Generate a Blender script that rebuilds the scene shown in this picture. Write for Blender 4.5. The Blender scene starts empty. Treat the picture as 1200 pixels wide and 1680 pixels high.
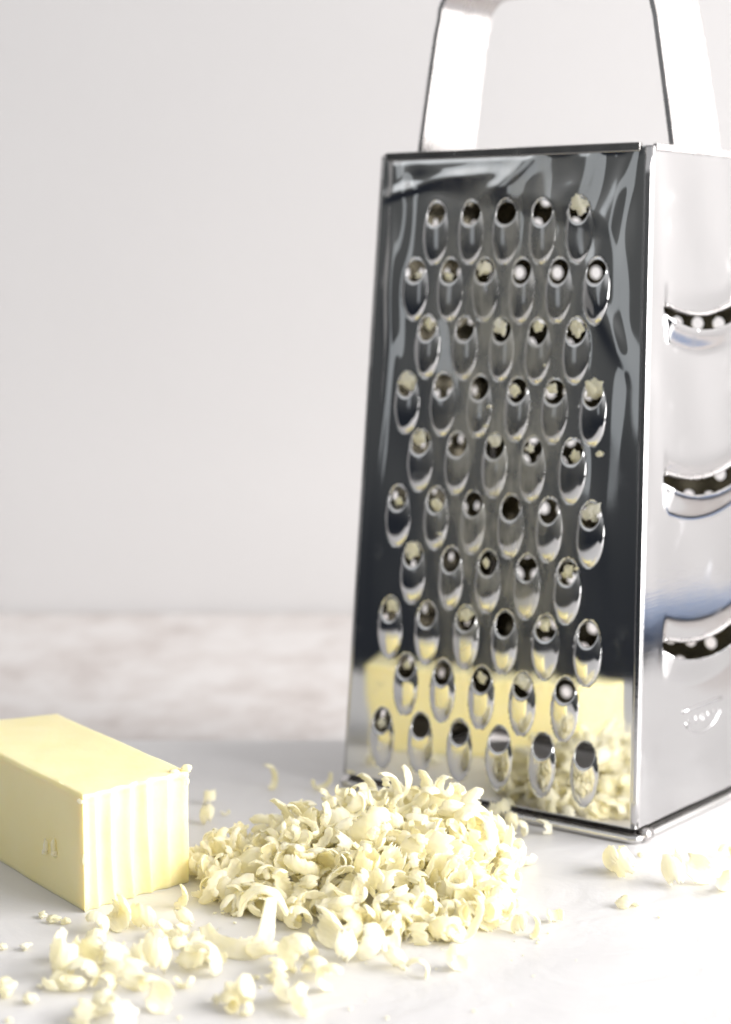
import bpy, bmesh, math, random
import numpy as np
from mathutils import Vector, Matrix, Euler, noise

random.seed(7); rng = np.random.RandomState(11)
R = math.radians
scn = bpy.context.scene
COL = scn.collection

# ------------------------------------------------------------------ camera
cam = bpy.data.cameras.new('camera'); camo = bpy.data.objects.new('camera', cam); COL.objects.link(camo)
CAM_H = 0.1647; PITCH = R(7.0606)
camo.location = (0, 0, CAM_H); camo.rotation_euler = (R(90) - PITCH, 0, 0)
cam.sensor_fit = 'VERTICAL'; cam.sensor_height = 36; cam.sensor_width = 36
cam.lens = 3199 / 1680 * 36
cam.clip_start = 0.01; cam.clip_end = 50
cam.dof.use_dof = True; cam.dof.focus_distance = 0.515; cam.dof.aperture_fstop = 9.5
scn.camera = camo

# ------------------------------------------------------------------ world: dim room
w = bpy.data.worlds.new('World'); scn.world = w; w.use_nodes = True
nt = w.node_tree; bg = nt.nodes['Background']
tc = nt.nodes.new('ShaderNodeTexCoord'); sp = nt.nodes.new('ShaderNodeSeparateXYZ')
rp = nt.nodes.new('ShaderNodeValToRGB'); rp.color_ramp.interpolation = 'EASE'
mr = nt.nodes.new('ShaderNodeMapRange'); mr.inputs[1].default_value = -1; mr.inputs[2].default_value = 1
nt.links.new(tc.outputs['Generated'], sp.inputs[0]); nt.links.new(sp.outputs[2], mr.inputs[0])
nt.links.new(mr.outputs[0], rp.inputs[0]); nt.links.new(rp.outputs[0], bg.inputs[0])
e = rp.color_ramp.elements
e[0].position = 0.44; e[0].color = (0.020, 0.023, 0.030, 1)
e[1].position = 0.565; e[1].color = (0.092, 0.095, 0.097, 1)
e2 = rp.color_ramp.elements.new(0.74); e2.color = (0.62, 0.62, 0.63, 1)
bg.inputs[1].default_value = 0.55

# ------------------------------------------------------------------ lamps
def area(name, loc, target, sx, sy, power, col):
    l = bpy.data.lights.new(name, 'AREA'); l.shape = 'RECTANGLE'; l.size = sx; l.size_y = sy
    l.energy = power; l.color = col
    o = bpy.data.objects.new(name, l); COL.objects.link(o); o.location = loc
    o.rotation_euler = (Vector(target) - Vector(loc)).to_track_quat('-Z', 'Y').to_euler()
    return o
area('window_light', (1.60, 0.20, 0.71), (0.0, 0.20, 0.71), 2.7, 1.60, 74, (1.0, 0.98, 0.972))
area('added_streak_light', (-1.5, 0.15, 0.78), (0.0, 0.6, 0.1), 0.7, 0.45, 0.20, (0.88, 0.94, 1.0))  # added unseen panel, gives the front sheet its pale streak reflections

area('added_streak_light', (-1.6, -0.40, 0.55), (0.0, 0.6, 0.2), 0.34, 0.9, 0.15, (0.90, 0.95, 1.0))  # second added panel, tall, caught by the sideways ripples of the sheet

scn.view_settings.view_transform = 'Standard'; scn.view_settings.look = 'None'
scn.view_settings.exposure = 1.08; scn.view_settings.gamma = 1.0
scn.render.engine = 'CYCLES'
scn.cycles.use_denoising = True
scn.cycles.max_bounces = 14; scn.cycles.glossy_bounces = 8; scn.cycles.diffuse_bounces = 10; scn.cycles.transmission_bounces = 12
scn.cycles.caustics_reflective = True; scn.cycles.blur_glossy = 0.5
scn.cycles.sample_clamp_indirect = 4

# ------------------------------------------------------------------ helpers
def mat(name):
    m = bpy.data.materials.new(name); m.use_nodes = True
    return m, m.node_tree, m.node_tree.nodes['Principled BSDF']
def N(nt, t, **kw):
    n = nt.nodes.new(t)
    for k, v in kw.items():
        if isinstance(k, str) and k.startswith('i_'):
            n.inputs[k[2:].replace('_', ' ')].default_value = v
        else: setattr(n, k, v)
    return n
def L(nt, a, b): nt.links.new(a, b)
def ramp(nt, fac, stops):
    r = nt.nodes.new('ShaderNodeValToRGB'); el = r.color_ramp.elements
    while len(el) < len(stops): el.new(0.5)
    for x, (p, c) in zip(el, stops): x.position = p; x.color = c if len(c) == 4 else (*c, 1)
    L(nt, fac, r.inputs[0]); return r
def objcoord(nt, scale=(1, 1, 1), loc=(0, 0, 0)):
    t = nt.nodes.new('ShaderNodeTexCoord'); m = nt.nodes.new('ShaderNodeMapping')
    m.inputs['Scale'].default_value = scale; m.inputs['Location'].default_value = loc
    L(nt, t.outputs['Object'], m.inputs[0]); return m.outputs[0]
def bump(nt, p, height, strength, dist):
    b = nt.nodes.new('ShaderNodeBump'); b.inputs['Strength'].default_value = strength
    b.inputs['Distance'].default_value = dist; L(nt, height, b.inputs['Height']); L(nt, b.outputs[0], p.inputs['Normal']); return b

def mesh(name, verts, faces, m=None, smooth=True):
    me = bpy.data.meshes.new(name)
    me.from_pydata([tuple(v) for v in verts], [], [tuple(int(i) for i in f) for f in faces])
    if m is not None and m.name.startswith('butter'):
        bm = bmesh.new(); bm.from_mesh(me); bmesh.ops.recalc_face_normals(bm, faces=bm.faces); bm.to_mesh(me); bm.free()
    me.update()
    if smooth: me.shade_smooth()
    if m: me.materials.append(m)
    return me
def obj(name, me, parent=None, loc=None):
    o = bpy.data.objects.new(name, me); COL.objects.link(o)
    if parent: o.parent = parent
    if loc: o.location = loc
    return o
def tag(o, label=None, cat=None, group=None, kind=None):
    if label: o['label'] = label
    if cat: o['category'] = cat
    if group: o['group'] = group
    if kind: o['kind'] = kind
    return o
def empty(name, loc, rz=0):
    o = bpy.data.objects.new(name, None); COL.objects.link(o); o.location = loc; o.rotation_euler.z = rz
    o.empty_display_size = 0.01; return o

C_, S_ = math.cos(PITCH), math.sin(PITCH)
def px(x, y, z=0.0):
    """photograph pixel -> point of the horizontal plane at height z (used to lay things out)"""
    a = (x - 600) / 3199; b = (840 - y) / 3199
    d = Vector((a, C_ + b * S_, -S_ + b * C_)); t = (z - CAM_H) / d.z
    return Vector((0, 0, CAM_H)) + d * t

# ------------------------------------------------------------------ materials
def m_steel(name, rough, film=False, base=(0.62, 0.62, 0.625), brushed=0.0):
    m, nt, p = mat(name)
    p.inputs['Base Color'].default_value = (*base, 1); p.inputs['Metallic'].default_value = 1
    oc = objcoord(nt)
    n = N(nt, 'ShaderNodeTexNoise'); n.inputs['Scale'].default_value = 90; n.inputs['Detail'].default_value = 5; L(nt, oc, n.inputs[0])
    r = ramp(nt, n.outputs['Fac'], [(0.3, (rough * 0.7,) * 3), (0.62, (rough * 1.2,) * 3), (0.75, (rough * 2.2 + 0.04,) * 3)])
    L(nt, r.outputs[0], p.inputs['Roughness'])
    if brushed:
        oc2 = objcoord(nt, (60, 60, 2600)); n2 = N(nt, 'ShaderNodeTexNoise'); n2.inputs['Scale'].default_value = 1.0
        L(nt, oc2, n2.inputs[0]); bump(nt, p, n2.outputs['Fac'], brushed, 0.0001)
    if film:      # greasy butter film smeared between the teeth
        sx = N(nt, 'ShaderNodeSeparateXYZ'); t = N(nt, 'ShaderNodeTexCoord'); L(nt, t.outputs['Object'], sx.inputs[0])
        def band(sock, c, h, soft):
            s1 = N(nt, 'ShaderNodeMath', operation='SUBTRACT'); L(nt, sock, s1.inputs[0]); s1.inputs[1].default_value = c
            s2 = N(nt, 'ShaderNodeMath', operation='ABSOLUTE'); L(nt, s1.outputs[0], s2.inputs[0])
            s3 = N(nt, 'ShaderNodeMapRange'); L(nt, s2.outputs[0], s3.inputs[0])
            s3.inputs[1].default_value = h; s3.inputs[2].default_value = h + soft; s3.inputs[3].default_value = 1; s3.inputs[4].default_value = 0
            return s3.outputs[0]
        a = band(sx.outputs[0], 0.002, 0.010, 0.022); b = band(sx.outputs[2], 0.118, 0.045, 0.045)
        ab = N(nt, 'ShaderNodeMath', operation='MULTIPLY'); L(nt, a, ab.inputs[0]); L(nt, b, ab.inputs[1])
        oc3 = objcoord(nt, (150, 60, 60)); n3 = N(nt, 'ShaderNodeTexNoise'); n3.inputs['Scale'].default_value = 1.3; n3.inputs['Detail'].default_value = 6
        L(nt, oc3, n3.inputs[0]); r3 = ramp(nt, n3.outputs['Fac'], [(0.38, (0.25,) * 3), (0.6, (1,) * 3)])
        f = N(nt, 'ShaderNodeMath', operation='MULTIPLY'); L(nt, ab.outputs[0], f.inputs[0]); L(nt, r3.outputs[0], f.inputs[1])
        f2 = N(nt, 'ShaderNodeMath', operation='MULTIPLY'); L(nt, f.outputs[0], f2.inputs[0]); f2.inputs[1].default_value = 0.75
        g = N(nt, 'ShaderNodeBsdfPrincipled'); g.inputs['Base Color'].default_value = (0.42, 0.41, 0.36, 1); g.inputs['Roughness'].default_value = 0.38
        g.inputs['Metallic'].default_value = 0.35
        ms = N(nt, 'ShaderNodeMixShader'); L(nt, f2.outputs[0], ms.inputs[0]); L(nt, p.outputs[0], ms.inputs[1]); L(nt, g.outputs[0], ms.inputs[2])
        L(nt, ms.outputs[0], nt.nodes['Material Output'].inputs[0])
    return m
M_FRONT = m_steel('polished_steel_greasy', 0.05, film=True, base=(0.66, 0.66, 0.65))
M_TOOTH = m_steel('polished_steel_teeth', 0.07, film=True, base=(0.64, 0.64, 0.64))
M_SIDE = m_steel('satin_steel', 0.09, base=(0.52, 0.515, 0.515), brushed=0.10)
M_BACK = m_steel('satin_steel_shaded', 0.14, base=(0.20, 0.18, 0.13))  # shade of the grater's inside put into the base colour
M_RIM = m_steel('rim_steel', 0.16, base=(0.6, 0.59, 0.58))
M_HANDLE = m_steel('handle_steel', 0.28, base=(0.53, 0.51, 0.50), brushed=0.1)
M_HEM = m_steel('hem_steel', 0.22, base=(0.30, 0.29, 0.28))

def m_butter(name, col, col2, scale, bstr, rough=0.42, sss=0.0025, sw=1.0, trans=0.0):
    m, nt, p = mat(name)
    oc = objcoord(nt)
    n = N(nt, 'ShaderNodeTexNoise'); n.inputs['Scale'].default_value = scale; n.inputs['Detail'].default_value = 4; L(nt, oc, n.inputs[0])
    r = ramp(nt, n.outputs['Fac'], [(0.3, col), (0.7, col2)])
    oi = N(nt, 'ShaderNodeObjectInfo'); hs = N(nt, 'ShaderNodeHueSaturation')
    mp = N(nt, 'ShaderNodeMapRange'); mp.inputs[3].default_value = 0.75; mp.inputs[4].default_value = 1.25
    L(nt, oi.outputs['Random'], mp.inputs[0]); L(nt, mp.outputs[0], hs.inputs['Saturation']); L(nt, r.outputs[0], hs.inputs['Color'])
    L(nt, hs.outputs[0], p.inputs['Base Color'])
    p.inputs['Roughness'].default_value = rough; p.inputs['IOR'].default_value = 1.45
    p.inputs['Specular IOR Level'].default_value = 0.35
    p.inputs['Subsurface Weight'].default_value = sw
    p.inputs['Subsurface Radius'].default_value = (1.0, 0.90, 0.62); p.inputs['Subsurface Scale'].default_value = sss
    n2 = N(nt, 'ShaderNodeTexNoise'); n2.inputs['Scale'].default_value = 900; n2.inputs['Detail'].default_value = 5; L(nt, oc, n2.inputs[0])
    n3 = N(nt, 'ShaderNodeTexNoise'); n3.inputs['Scale'].default_value = 130; n3.inputs['Detail'].default_value = 2; L(nt, oc, n3.inputs[0])
    ad = N(nt, 'ShaderNodeMath', operation='MULTIPLY_ADD'); L(nt, n2.outputs['Fac'], ad.inputs[0]); ad.inputs[1].default_value = 0.35; L(nt, n3.outputs['Fac'], ad.inputs[2])
    bump(nt, p, ad.outputs[0], bstr, 0.0006)
    if trans:      # thin shavings let light through
        tr = N(nt, 'ShaderNodeBsdfTranslucent'); L(nt, hs.outputs[0], tr.inputs[0])
        mx = N(nt, 'ShaderNodeMixShader'); mx.inputs[0].default_value = trans
        L(nt, p.outputs[0], mx.inputs[1]); L(nt, tr.outputs[0], mx.inputs[2]); L(nt, mx.outputs[0], nt.nodes['Material Output'].inputs[0])
    return m
M_BLOCK = m_butter('butter_block', (0.88, 0.785, 0.42), (0.895, 0.81, 0.48), 60, 0.22, 0.38, 0.002)
M_CURL = m_butter('butter_shreds', (0.993, 0.958, 0.75), (0.995, 0.970, 0.85), 200, 0.7, 0.42, 0.0008, 0.25, 0.48)

# ------------------------------------------------------------------ setting
def m_white():
    m, nt, p = mat('white_worktop')
    oc = objcoord(nt)
    n = N(nt, 'ShaderNodeTexNoise'); n.inputs['Scale'].default_value = 14; n.inputs['Detail'].default_value = 6; n.inputs['Distortion'].default_value = 0.6; L(nt, oc, n.inputs[0])
    r = ramp(nt, n.outputs['Fac'], [(0.35, (0.605, 0.594, 0.594)), (0.7, (0.645, 0.636, 0.634))]); L(nt, r.outputs[0], p.inputs['Base Color'])
    p.inputs['Roughness'].default_value = 0.42; p.inputs['Specular IOR Level'].default_value = 0.45
    oc2 = objcoord(nt, (1, 1, 1)); n2 = N(nt, 'ShaderNodeTexNoise'); n2.inputs['Scale'].default_value = 32; n2.inputs['Detail'].default_value = 5
    n2.inputs['Distortion'].default_value = 1.2; L(nt, oc2, n2.inputs[0])
    n3 = N(nt, 'ShaderNodeTexNoise'); n3.inputs['Scale'].default_value = 500; n3.inputs['Detail'].default_value = 3; L(nt, oc2, n3.inputs[0])
    ad = N(nt, 'ShaderNodeMath', operation='MULTIPLY_ADD'); L(nt, n3.outputs['Fac'], ad.inputs[0]); ad.inputs[1].default_value = 0.05; L(nt, n2.outputs['Fac'], ad.inputs[2])
    bump(nt, p, ad.outputs[0], 0.35, 0.0025)
    return m
def m_boards():
    m, nt, p = mat('whitewashed_wood')
    oc = objcoord(nt, (22, 15, 10)); n = N(nt, 'ShaderNodeTexNoise'); n.inputs['Scale'].default_value = 1; n.inputs['Detail'].default_value = 8
    n.inputs['Roughness'].default_value = 0.62; n.inputs['Distortion'].default_value = 0.5; L(nt, oc, n.inputs[0])
    oc2 = objcoord(nt, (70, 45, 10)); n2 = N(nt, 'ShaderNodeTexNoise'); n2.inputs['Scale'].default_value = 1; n2.inputs['Detail'].default_value = 6; L(nt, oc2, n2.inputs[0])
    mx = N(nt, 'ShaderNodeMath', operation='MULTIPLY_ADD'); L(nt, n2.outputs['Fac'], mx.inputs[0]); mx.inputs[1].default_value = 0.35
    mm = N(nt, 'ShaderNodeMath', operation='MULTIPLY'); L(nt, n.outputs['Fac'], mm.inputs[0]); mm.inputs[1].default_value = 0.65; L(nt, mm.outputs[0], mx.inputs[2])
    r = ramp(nt, mx.outputs[0], [(0.34, (0.42, 0.375, 0.352)), (0.46, (0.54, 0.502, 0.482)), (0.58, (0.61, 0.585, 0.57))])
    L(nt, r.outputs[0], p.inputs['Base Color']); p.inputs['Roughness'].default_value = 0.6
    bump(nt, p, n2.outputs['Fac'], 0.3, 0.001)
    return m
def m_wall():
    m, nt, p = mat('matte_white_wall')
    oc = objcoord(nt); n = N(nt, 'ShaderNodeTexNoise'); n.inputs['Scale'].default_value = 3; n.inputs['Detail'].default_value = 5; L(nt, oc, n.inputs[0])
    r = ramp(nt, n.outputs['Fac'], [(0.3, (0.53, 0.519, 0.517)), (0.7, (0.552, 0.542, 0.54))]); L(nt, r.outputs[0], p.inputs['Base Color'])
    p.inputs['Roughness'].default_value = 0.85
    n2 = N(nt, 'ShaderNodeTexNoise'); n2.inputs['Scale'].default_value = 180; n2.inputs['Detail'].default_value = 4; L(nt, oc, n2.inputs[0])
    bump(nt, p, n2.outputs['Fac'], 0.1, 0.001)
    return m
def box(name, x0, x1, y0, y1, z0, z1, m, bev=0.0, segs=2):
    bm = bmesh.new(); bmesh.ops.create_cube(bm, size=1)
    for v in bm.verts: v.co = Vector((x0 + (v.co.x + .5) * (x1 - x0), y0 + (v.co.y + .5) * (y1 - y0), z0 + (v.co.z + .5) * (z1 - z0)))
    if bev: bmesh.ops.bevel(bm, geom=bm.edges[:], offset=bev, segments=segs, profile=0.5, affect='EDGES')
    me = bpy.data.meshes.new(name); bm.to_mesh(me); bm.free(); me.materials.append(m); me.shade_flat(); return me
# thin white sheet over the table, back edge softly rounded
tag(obj('white_worktop', box('white_worktop', -0.36, 0.60, 0.12, 0.675, -0.006, 0.0, m_white(), 0.0012)), kind='structure')
tag(obj('wooden_table', box('wooden_table', -0.40, 0.62, 0.08, 0.968, -0.036, -0.0062, m_boards(), 0.002)), kind='structure')
tag(obj('wall', box('wall', -2.8, 1.9, 0.97, 1.02, -0.9, 1.6, m_wall())), kind='structure')

# ------------------------------------------------------------------ box grater
WB, WT, HG = 0.05365, 0.04775, 0.200       # half widths at the base and the top, body height
F0, F1 = 0.0, 0.0128                       # front sheet: depth at the base and the top
B0, B1 = 0.088, 0.0752                     # back sheet
root = empty('box_grater', (0.035, 0.57955, 0), -R(37.0455))
tag(root, 'tall tapered stainless steel box grater with strap handle standing on white worktop', 'grater')
ZB = 0.0044
def frontY(z): return F0 + (F1 - F0) * z / HG
def backY(z): return B0 + (B1 - B0) * z / HG
def halfW(z): return WB + (WT - WB) * z / HG
CR = 0.0015                                # corner radius

def sheet(name, m, s0, s1, ns, nz, pos, holes, disp, z0=ZB, z1=HG, thick=0.00045):
    """thin punched sheet. pos(a, z) -> xyz array, a = horizontal coordinate in metres at height z, given by s0..s1 fractions"""
    s = np.linspace(0, 1, ns + 1); t = np.linspace(0, 1, nz + 1)
    Z = (z0 + (z1 - z0) * t)[:, None] * np.ones(ns + 1)[None]
    a0 = s0(Z); a1 = s1(Z); A = a0 + (a1 - a0) * s[None]
    cell = max((a1 - a0).max() / ns, (z1 - z0) / nz)
    A = A.ravel(); Z = Z.ravel()
    idx = np.arange((ns + 1) * (nz + 1)).reshape(nz + 1, ns + 1)
    F = np.stack([idx[:-1, :-1], idx[:-1, 1:], idx[1:, 1:], idx[1:, :-1]], -1).reshape(-1, 4)
    keep = np.ones(len(F), bool)
    for (cx, cz, rad, fn) in holes:
        near = np.where((abs(A - cx) < rad) & (abs(Z - cz) < rad))[0]
        a, z = A[near], Z[near]
        for _ in range(2):
            f = fn(a, z); e = 1e-6
            ga = (fn(a + e, z) - f) / e; gz = (fn(a, z + e) - f) / e; g2 = ga * ga + gz * gz + 1e-12
            dist = f / np.sqrt(g2)
            sel = abs(dist) < 0.76 * cell
            a = np.where(sel, a - f * ga / g2, a); z = np.where(sel, z - f * gz / g2, z)
        # centroid test uses the unsnapped grid
        fa = A[F].mean(1); fz = Z[F].mean(1)
        c = np.where(keep & (abs(fa - cx) < rad) & (abs(fz - cz) < rad))[0]
        keep[c[fn(fa[c], fz[c]) < 0]] = False
        A[near] = a; Z[near] = z
    P = pos(A, Z, disp(A, Z))
    F = F[keep]; used = np.unique(F); mp = -np.ones(len(P), int); mp[used] = np.arange(len(used))
    me = mesh(name, P[used], mp[F], m)
    o = obj(name, me, root)
    md = o.modifiers.new('thickness', 'SOLIDIFY'); md.thickness = thick; md.offset = 0 
    return o
def ell(cx, cz, a, b):
    return lambda A, Z: np.sqrt(((A - cx) / a) ** 2 + ((Z - cz) / b) ** 2) - 1

# ---- teeth lattice of the front sheet (x from centre, height), ten staggered rows
TEETH = []
for k in range(10):
    z = 0.0239 + 0.01757 * k; pitch = 0.01474 - (z - 0.024) * 0.0133
    n = 6 if k % 2 == 0 else 5
    for i in range(n):
        jx = rng.uniform(-1, 1) * 0.0003
        TEETH.append((-0.0013 + 0.0022 * (z / 0.18) * 0.6 + (i - (n - 1) / 2) * pitch + jx, z + rng.uniform(-1, 1) * 0.0003, 9 - k, i))
TA, TBu, TBd = 0.0046, 0.0042, 0.0153       # tooth outline: half width, above and below the hole centre
def egg(cx, cz, g=0.0):
    zc = cz + (TBu - TBd) / 2; b = (TBu + TBd) / 2
    return lambda A, Z: np.sqrt(((A - cx) / (TA + g)) ** 2 + ((Z - zc) / (b + g)) ** 2) - 1
lobes = [(rng.uniform(-0.048, 0.048), rng.uniform(0.0, 0.2), rng.uniform(0.006, 0.016), rng.uniform(-1, 1)) for _ in range(60)]
def sm(x): x = np.clip(x, 0, 1); return x * x * (3 - 2 * x)
def front_disp(A, Z):
    d = np.zeros_like(A)
    up = sm((Z - 0.045) / 0.14)
    for (a, z, r, h) in lobes:
        k = 0.3 + 0.7 * sm((z - 0.04) / 0.1)
        d += h * k * 0.00040 * np.exp(-(((A - a) / r) ** 2 + ((Z - z) / (2.2 * r)) ** 2))
    # stamped field: the sheet steps in softly round the teeth
    cxm = -0.001; hwf = 0.0445 - 0.00013 * 0 - 0.045 * Z
    q = np.sqrt(np.maximum(abs(A - cxm) - (hwf - 0.006), 0) ** 2 + np.maximum(Z - 0.184 + 0.25 * (A + 0.01), 0) ** 2)
    d -= 0.0008 * up * (1 - sm(q / 0.008))
    # pull of each punch
    for (cx, cz, _, _) in TEETH:
        near = np.exp(-(((A - cx) / 0.0062) ** 2 + ((Z - (cz - 0.004)) / 0.0115) ** 2))
        d += (0.00012 + 0.00048 * up) * near
    # curved pulls running up towards the hem and the corners
    c1 = A + 0.012 - 0.020 * sm((Z - 0.18) / 0.02) + 0.0005
    d += 0.00045 * np.exp(-(c1 / 0.0040) ** 2) * sm((Z - 0.180) / 0.010)
    c2 = A - 0.020 - 0.006 * np.sin((Z - 0.18) * 90)
    d += 0.0006 * np.exp(-(c2 / 0.0050) ** 2) * sm((Z - 0.178) / 0.012)
    c3 = A - 0.039 + 0.35 * (0.19 - Z)
    d += 0.0005 * np.exp(-(c3 / 0.0035) ** 2) * sm((Z - 0.140) / 0.03)
    c4 = A + 0.0395 + 0.002 * np.sin(Z * 130)
    d += 0.00038 * np.exp(-(c4 / 0.0030) ** 2) * sm((Z - 0.120) / 0.04)
    c5 = Z - 0.1925 - 0.12 * (A + 0.02) + 3.5 * (A + 0.02) ** 2
    d += 0.0004 * np.exp(-(c5 / 0.0018) ** 2) * sm((0.004 - A) / 0.02)
    c6 = A - 0.0425 + 0.028 * Z + 0.0012 * np.sin(Z * 70 + 1)
    d += 0.00018 * np.exp(-(c6 / 0.0024) ** 2) * sm((Z - 0.06) / 0.05)
    c7 = A + 0.0465 - 0.03 * Z - 0.0010 * np.sin(Z * 55)
    d += 0.0004 * np.exp(-(c7 / 0.0018) ** 2) * sm((Z - 0.05) / 0.06)
    c8 = (A - 0.036) * 0.8 + (Z - 0.150) * 0.45
    d += 0.0006 * np.exp(-(c8 / 0.0028) ** 2) * sm((A - 0.024) / 0.01) * sm((Z - 0.13) / 0.02)
    edge = sm((halfW(Z) - abs(A)) / 0.005) * sm((HG - Z) / 0.003)
    return d * edge
def pos_front(A, Z, D): return np.stack([A, frontY(Z) - D, Z], -1)
hs = [(cx, cz - 0.0048, 0.0125, egg(cx, cz, -0.0001)) for (cx, cz, _, _) in TEETH]
fp = sheet('front_plate', M_FRONT, lambda z: -(halfW(z) - CR), lambda z: halfW(z) - CR, 230, 430, pos_front, hs, front_disp)

# ---- each tooth: a scoop pressed out of the sheet with its opening above the lip
def tooth_mesh(cx, cz, v):
    r = np.random.RandomState(v); nphi, nt_ = 36, 12
    zc = cz + (TBu - TBd) / 2; b = (TBu + TBd) / 2
    ha, hb = 0.0035 * r.uniform(0.95, 1.05), 0.0036 * r.uniform(0.95, 1.05); hz = cz - 0.0001
    sk, sv = r.uniform(-0.32, 0.32), r.uniform(-0.15, 0.25)
    Hm = 0.0014 * r.uniform(0.88, 1.12)
    V = []
    for j in range(nt_ + 1):
        t = j / nt_
        for i in range(nphi):
            ph = 2 * math.pi * i / nphi; c, s = math.cos(ph), math.sin(ph)
            ox, oz = cx + (TA + 0.0002) * c, zc + (b + 0.0002) * s
            ix, iz = cx + ha * c, hz + hb * s
            tt = t
            x = ox + (ix - ox) * tt; z = oz + (iz - oz) * tt
            rho2 = ((x - cx) / (TA + 0.0002)) ** 2 + ((z - zc) / (b + 0.0002)) ** 2
            g = 0.30 + 0.70 * sm(np.array((0.55 - s) / 1.0))
            h = Hm * g * max(0.0, 1 - rho2) ** 0.40 * (1 + sk * (x - cx) / TA + sv * (z - zc) / b)
            # rounded cross section of the scoop
            base = front_disp(np.array([x]), np.array([z]))[0]
            V.append((x, frontY(z) - base - float(h) - 0.00005, z))
    Fs = []
    for j in range(nt_):
        for i in range(nphi):
            i2 = (i + 1) % nphi
            Fs.append((j * nphi + i, j * nphi + i2, (j + 1) * nphi + i2, (j + 1) * nphi + i))
    # inner lip turned in
    b0 = nt_ * nphi; n0 = len(V)
    for i in range(nphi):
        x, y, z = V[b0 + i]; V.append((cx + (x - cx) * 0.97, y + 0.0007, hz + (z - hz) * 0.97))
    for i in range(nphi):
        i2 = (i + 1) % nphi; Fs.append((b0 + i, b0 + i2, n0 + i2, n0 + i))
    me = mesh('grating_tooth', V, Fs, M_TOOTH); return me
for k, (cx, cz, row, i) in enumerate(TEETH):
    obj('grating_tooth', tooth_mesh(cx, cz, k), fp)

# ---- right side sheet with three slicing slots
def slotfn(yc, zc, hw, sag, hh):
    def fn(A, Z):
        u = (A - yc) / hw
        mid = zc - sag * (1 - u * u)
        hgt = hh * np.sqrt(np.clip(1.04 - 0.5 * u ** 8, 0.001, 2))
        return np.maximum(abs(Z - mid) / hgt - 1, abs(u) - 1) if False else (np.sqrt((abs(Z - mid) / hgt) ** 2 + (u ** 14)) - 1)
    return fn
SLOTS = [(0.0430, 0.1535, 0.0235, 0.0042, 0.0020), (0.0430, 0.1045, 0.0248, 0.0042, 0.0022), (0.0430, 0.0556, 0.0262, 0.0045, 0.0024)]
def side_disp(A, Z):
    d = np.zeros_like(A)
    for (yc, zc, hw, sag, hh) in SLOTS:
        u = np.clip((A - yc) / hw, -1, 1); mid = zc - sag * (1 - u * u)
        env = sm((1 - abs((A - yc) / hw)) / 0.14)
        low = np.where(Z < mid, np.exp(-((Z - mid + 0.001) / 0.0075) ** 4), 0)
        ramp_ = sm((Z - (mid - 0.0105)) / 0.009)
        d += np.where(Z < mid, 0.0020 * ramp_, 0.0) * env
        d -= np.where(Z >= mid, 0.0009 * (1 - sm((Z - mid) / 0.010)), 0) * env
    d += 0.00012 * np.sin(A * 160 + Z * 37) * np.sin(Z * 55 + 1) * sm((A - frontY(Z)) / 0.01)
    return d
def pos_right(A, Z, D): return np.stack([halfW(Z) + D, A, Z], -1)
sh = [(yc, zc - 0.002, 0.031, slotfn(yc, zc, hw, sag, hh)) for (yc, zc, hw, sag, hh) in SLOTS]
rpl = sheet('slicing_side_plate', M_SIDE, lambda z: frontY(z) + CR, lambda z: backY(z) - CR, 170, 430, pos_right, sh, side_disp)
# bright cut edge along the top of each slot
for (yc, zc, hw, sag, hh) in SLOTS:
    V, Fs = [], []; n = 40
    for i in range(n + 1):
        u = -0.95 + 1.9 * i / n; y = yc + u * hw
        mid = zc - sag * (1 - u * u); h = hh * math.sqrt(1.04 - 0.5 * u ** 8) * math.sqrt(max(1 - u ** 14, 0.02))
        z = mid + h; x = halfW(z) - 0.0008 * float(sm(np.array((1 - abs(u)) / 0.14)))
        for (dx, dz) in ((-0.0006, 0.0), (0.0009, -0.0001), (0.0010, 0.0008), (-0.0001, 0.0013)): V.append((x + dx, y, z + dz))
    for i in range(n):
        for k in range(4):
            k2 = (k + 1) % 4; Fs.append((i * 4 + k, i * 4 + k2, (i + 1) * 4 + k2, (i + 1) * 4 + k))
    Fs += [(3, 2, 1, 0), (n * 4, n * 4 + 1, n * 4 + 2, n * 4 + 3)]
    obj('slicing_blade', mesh('slicing_blade', V, Fs, M_HANDLE, True), rpl)

# embossed mark low on the side sheet: a bar, a row of small strokes and an arc
def stroke(pts, r, m, name, parent, closed=False):
    V, Fs = [], []; k = 6
    for i, p in enumerate(pts):
        p = Vector(p)
        q = Vector(pts[min(i + 1, len(pts) - 1)]) - Vector(pts[max(i - 1, 0)]); q.normalize()
        a = q.orthogonal().normalized(); b = q.cross(a)
        for j in range(k):
            an = 2 * math.pi * j / k; V.append(p + (a * math.cos(an) + b * math.sin(an)) * r)
    for i in range(len(pts) - 1):
        for j in range(k):
            j2 = (j + 1) % k; Fs.append((i * k + j, i * k + j2, (i + 1) * k + j2, (i + 1) * k + j))
    Fs += [tuple(range(k - 1, -1, -1)), tuple((len(pts) - 1) * k + j for j in range(k))]
    return V, Fs
def joined(name, parts, m, parent):
    V, Fs = [], []
    for (v, f) in parts:
        o = len(V); V += list(v); Fs += [tuple(i + o for i in q) for q in f]
    return obj(name, mesh(name, V, Fs, m), parent)
def on_side(y, z, out=0.0): return (halfW(z) + out, y, z)
joined('embossed_bar', [stroke([on_side(0.0295 + 0.025 * i / 8, 0.0336) for i in range(9)], 0.0007, M_SIDE, '', None)], M_SIDE, rpl)
joined('embossed_arc', [stroke([on_side(0.042 + 0.0115 * math.cos(a), 0.0312 + 0.0058 * math.sin(a)) for a in [math.pi * (1.06 + 0.88 * i / 16) for i in range(17)]], 0.0006, M_SIDE, '', None)], M_SIDE, rpl)
lets = []
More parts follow.
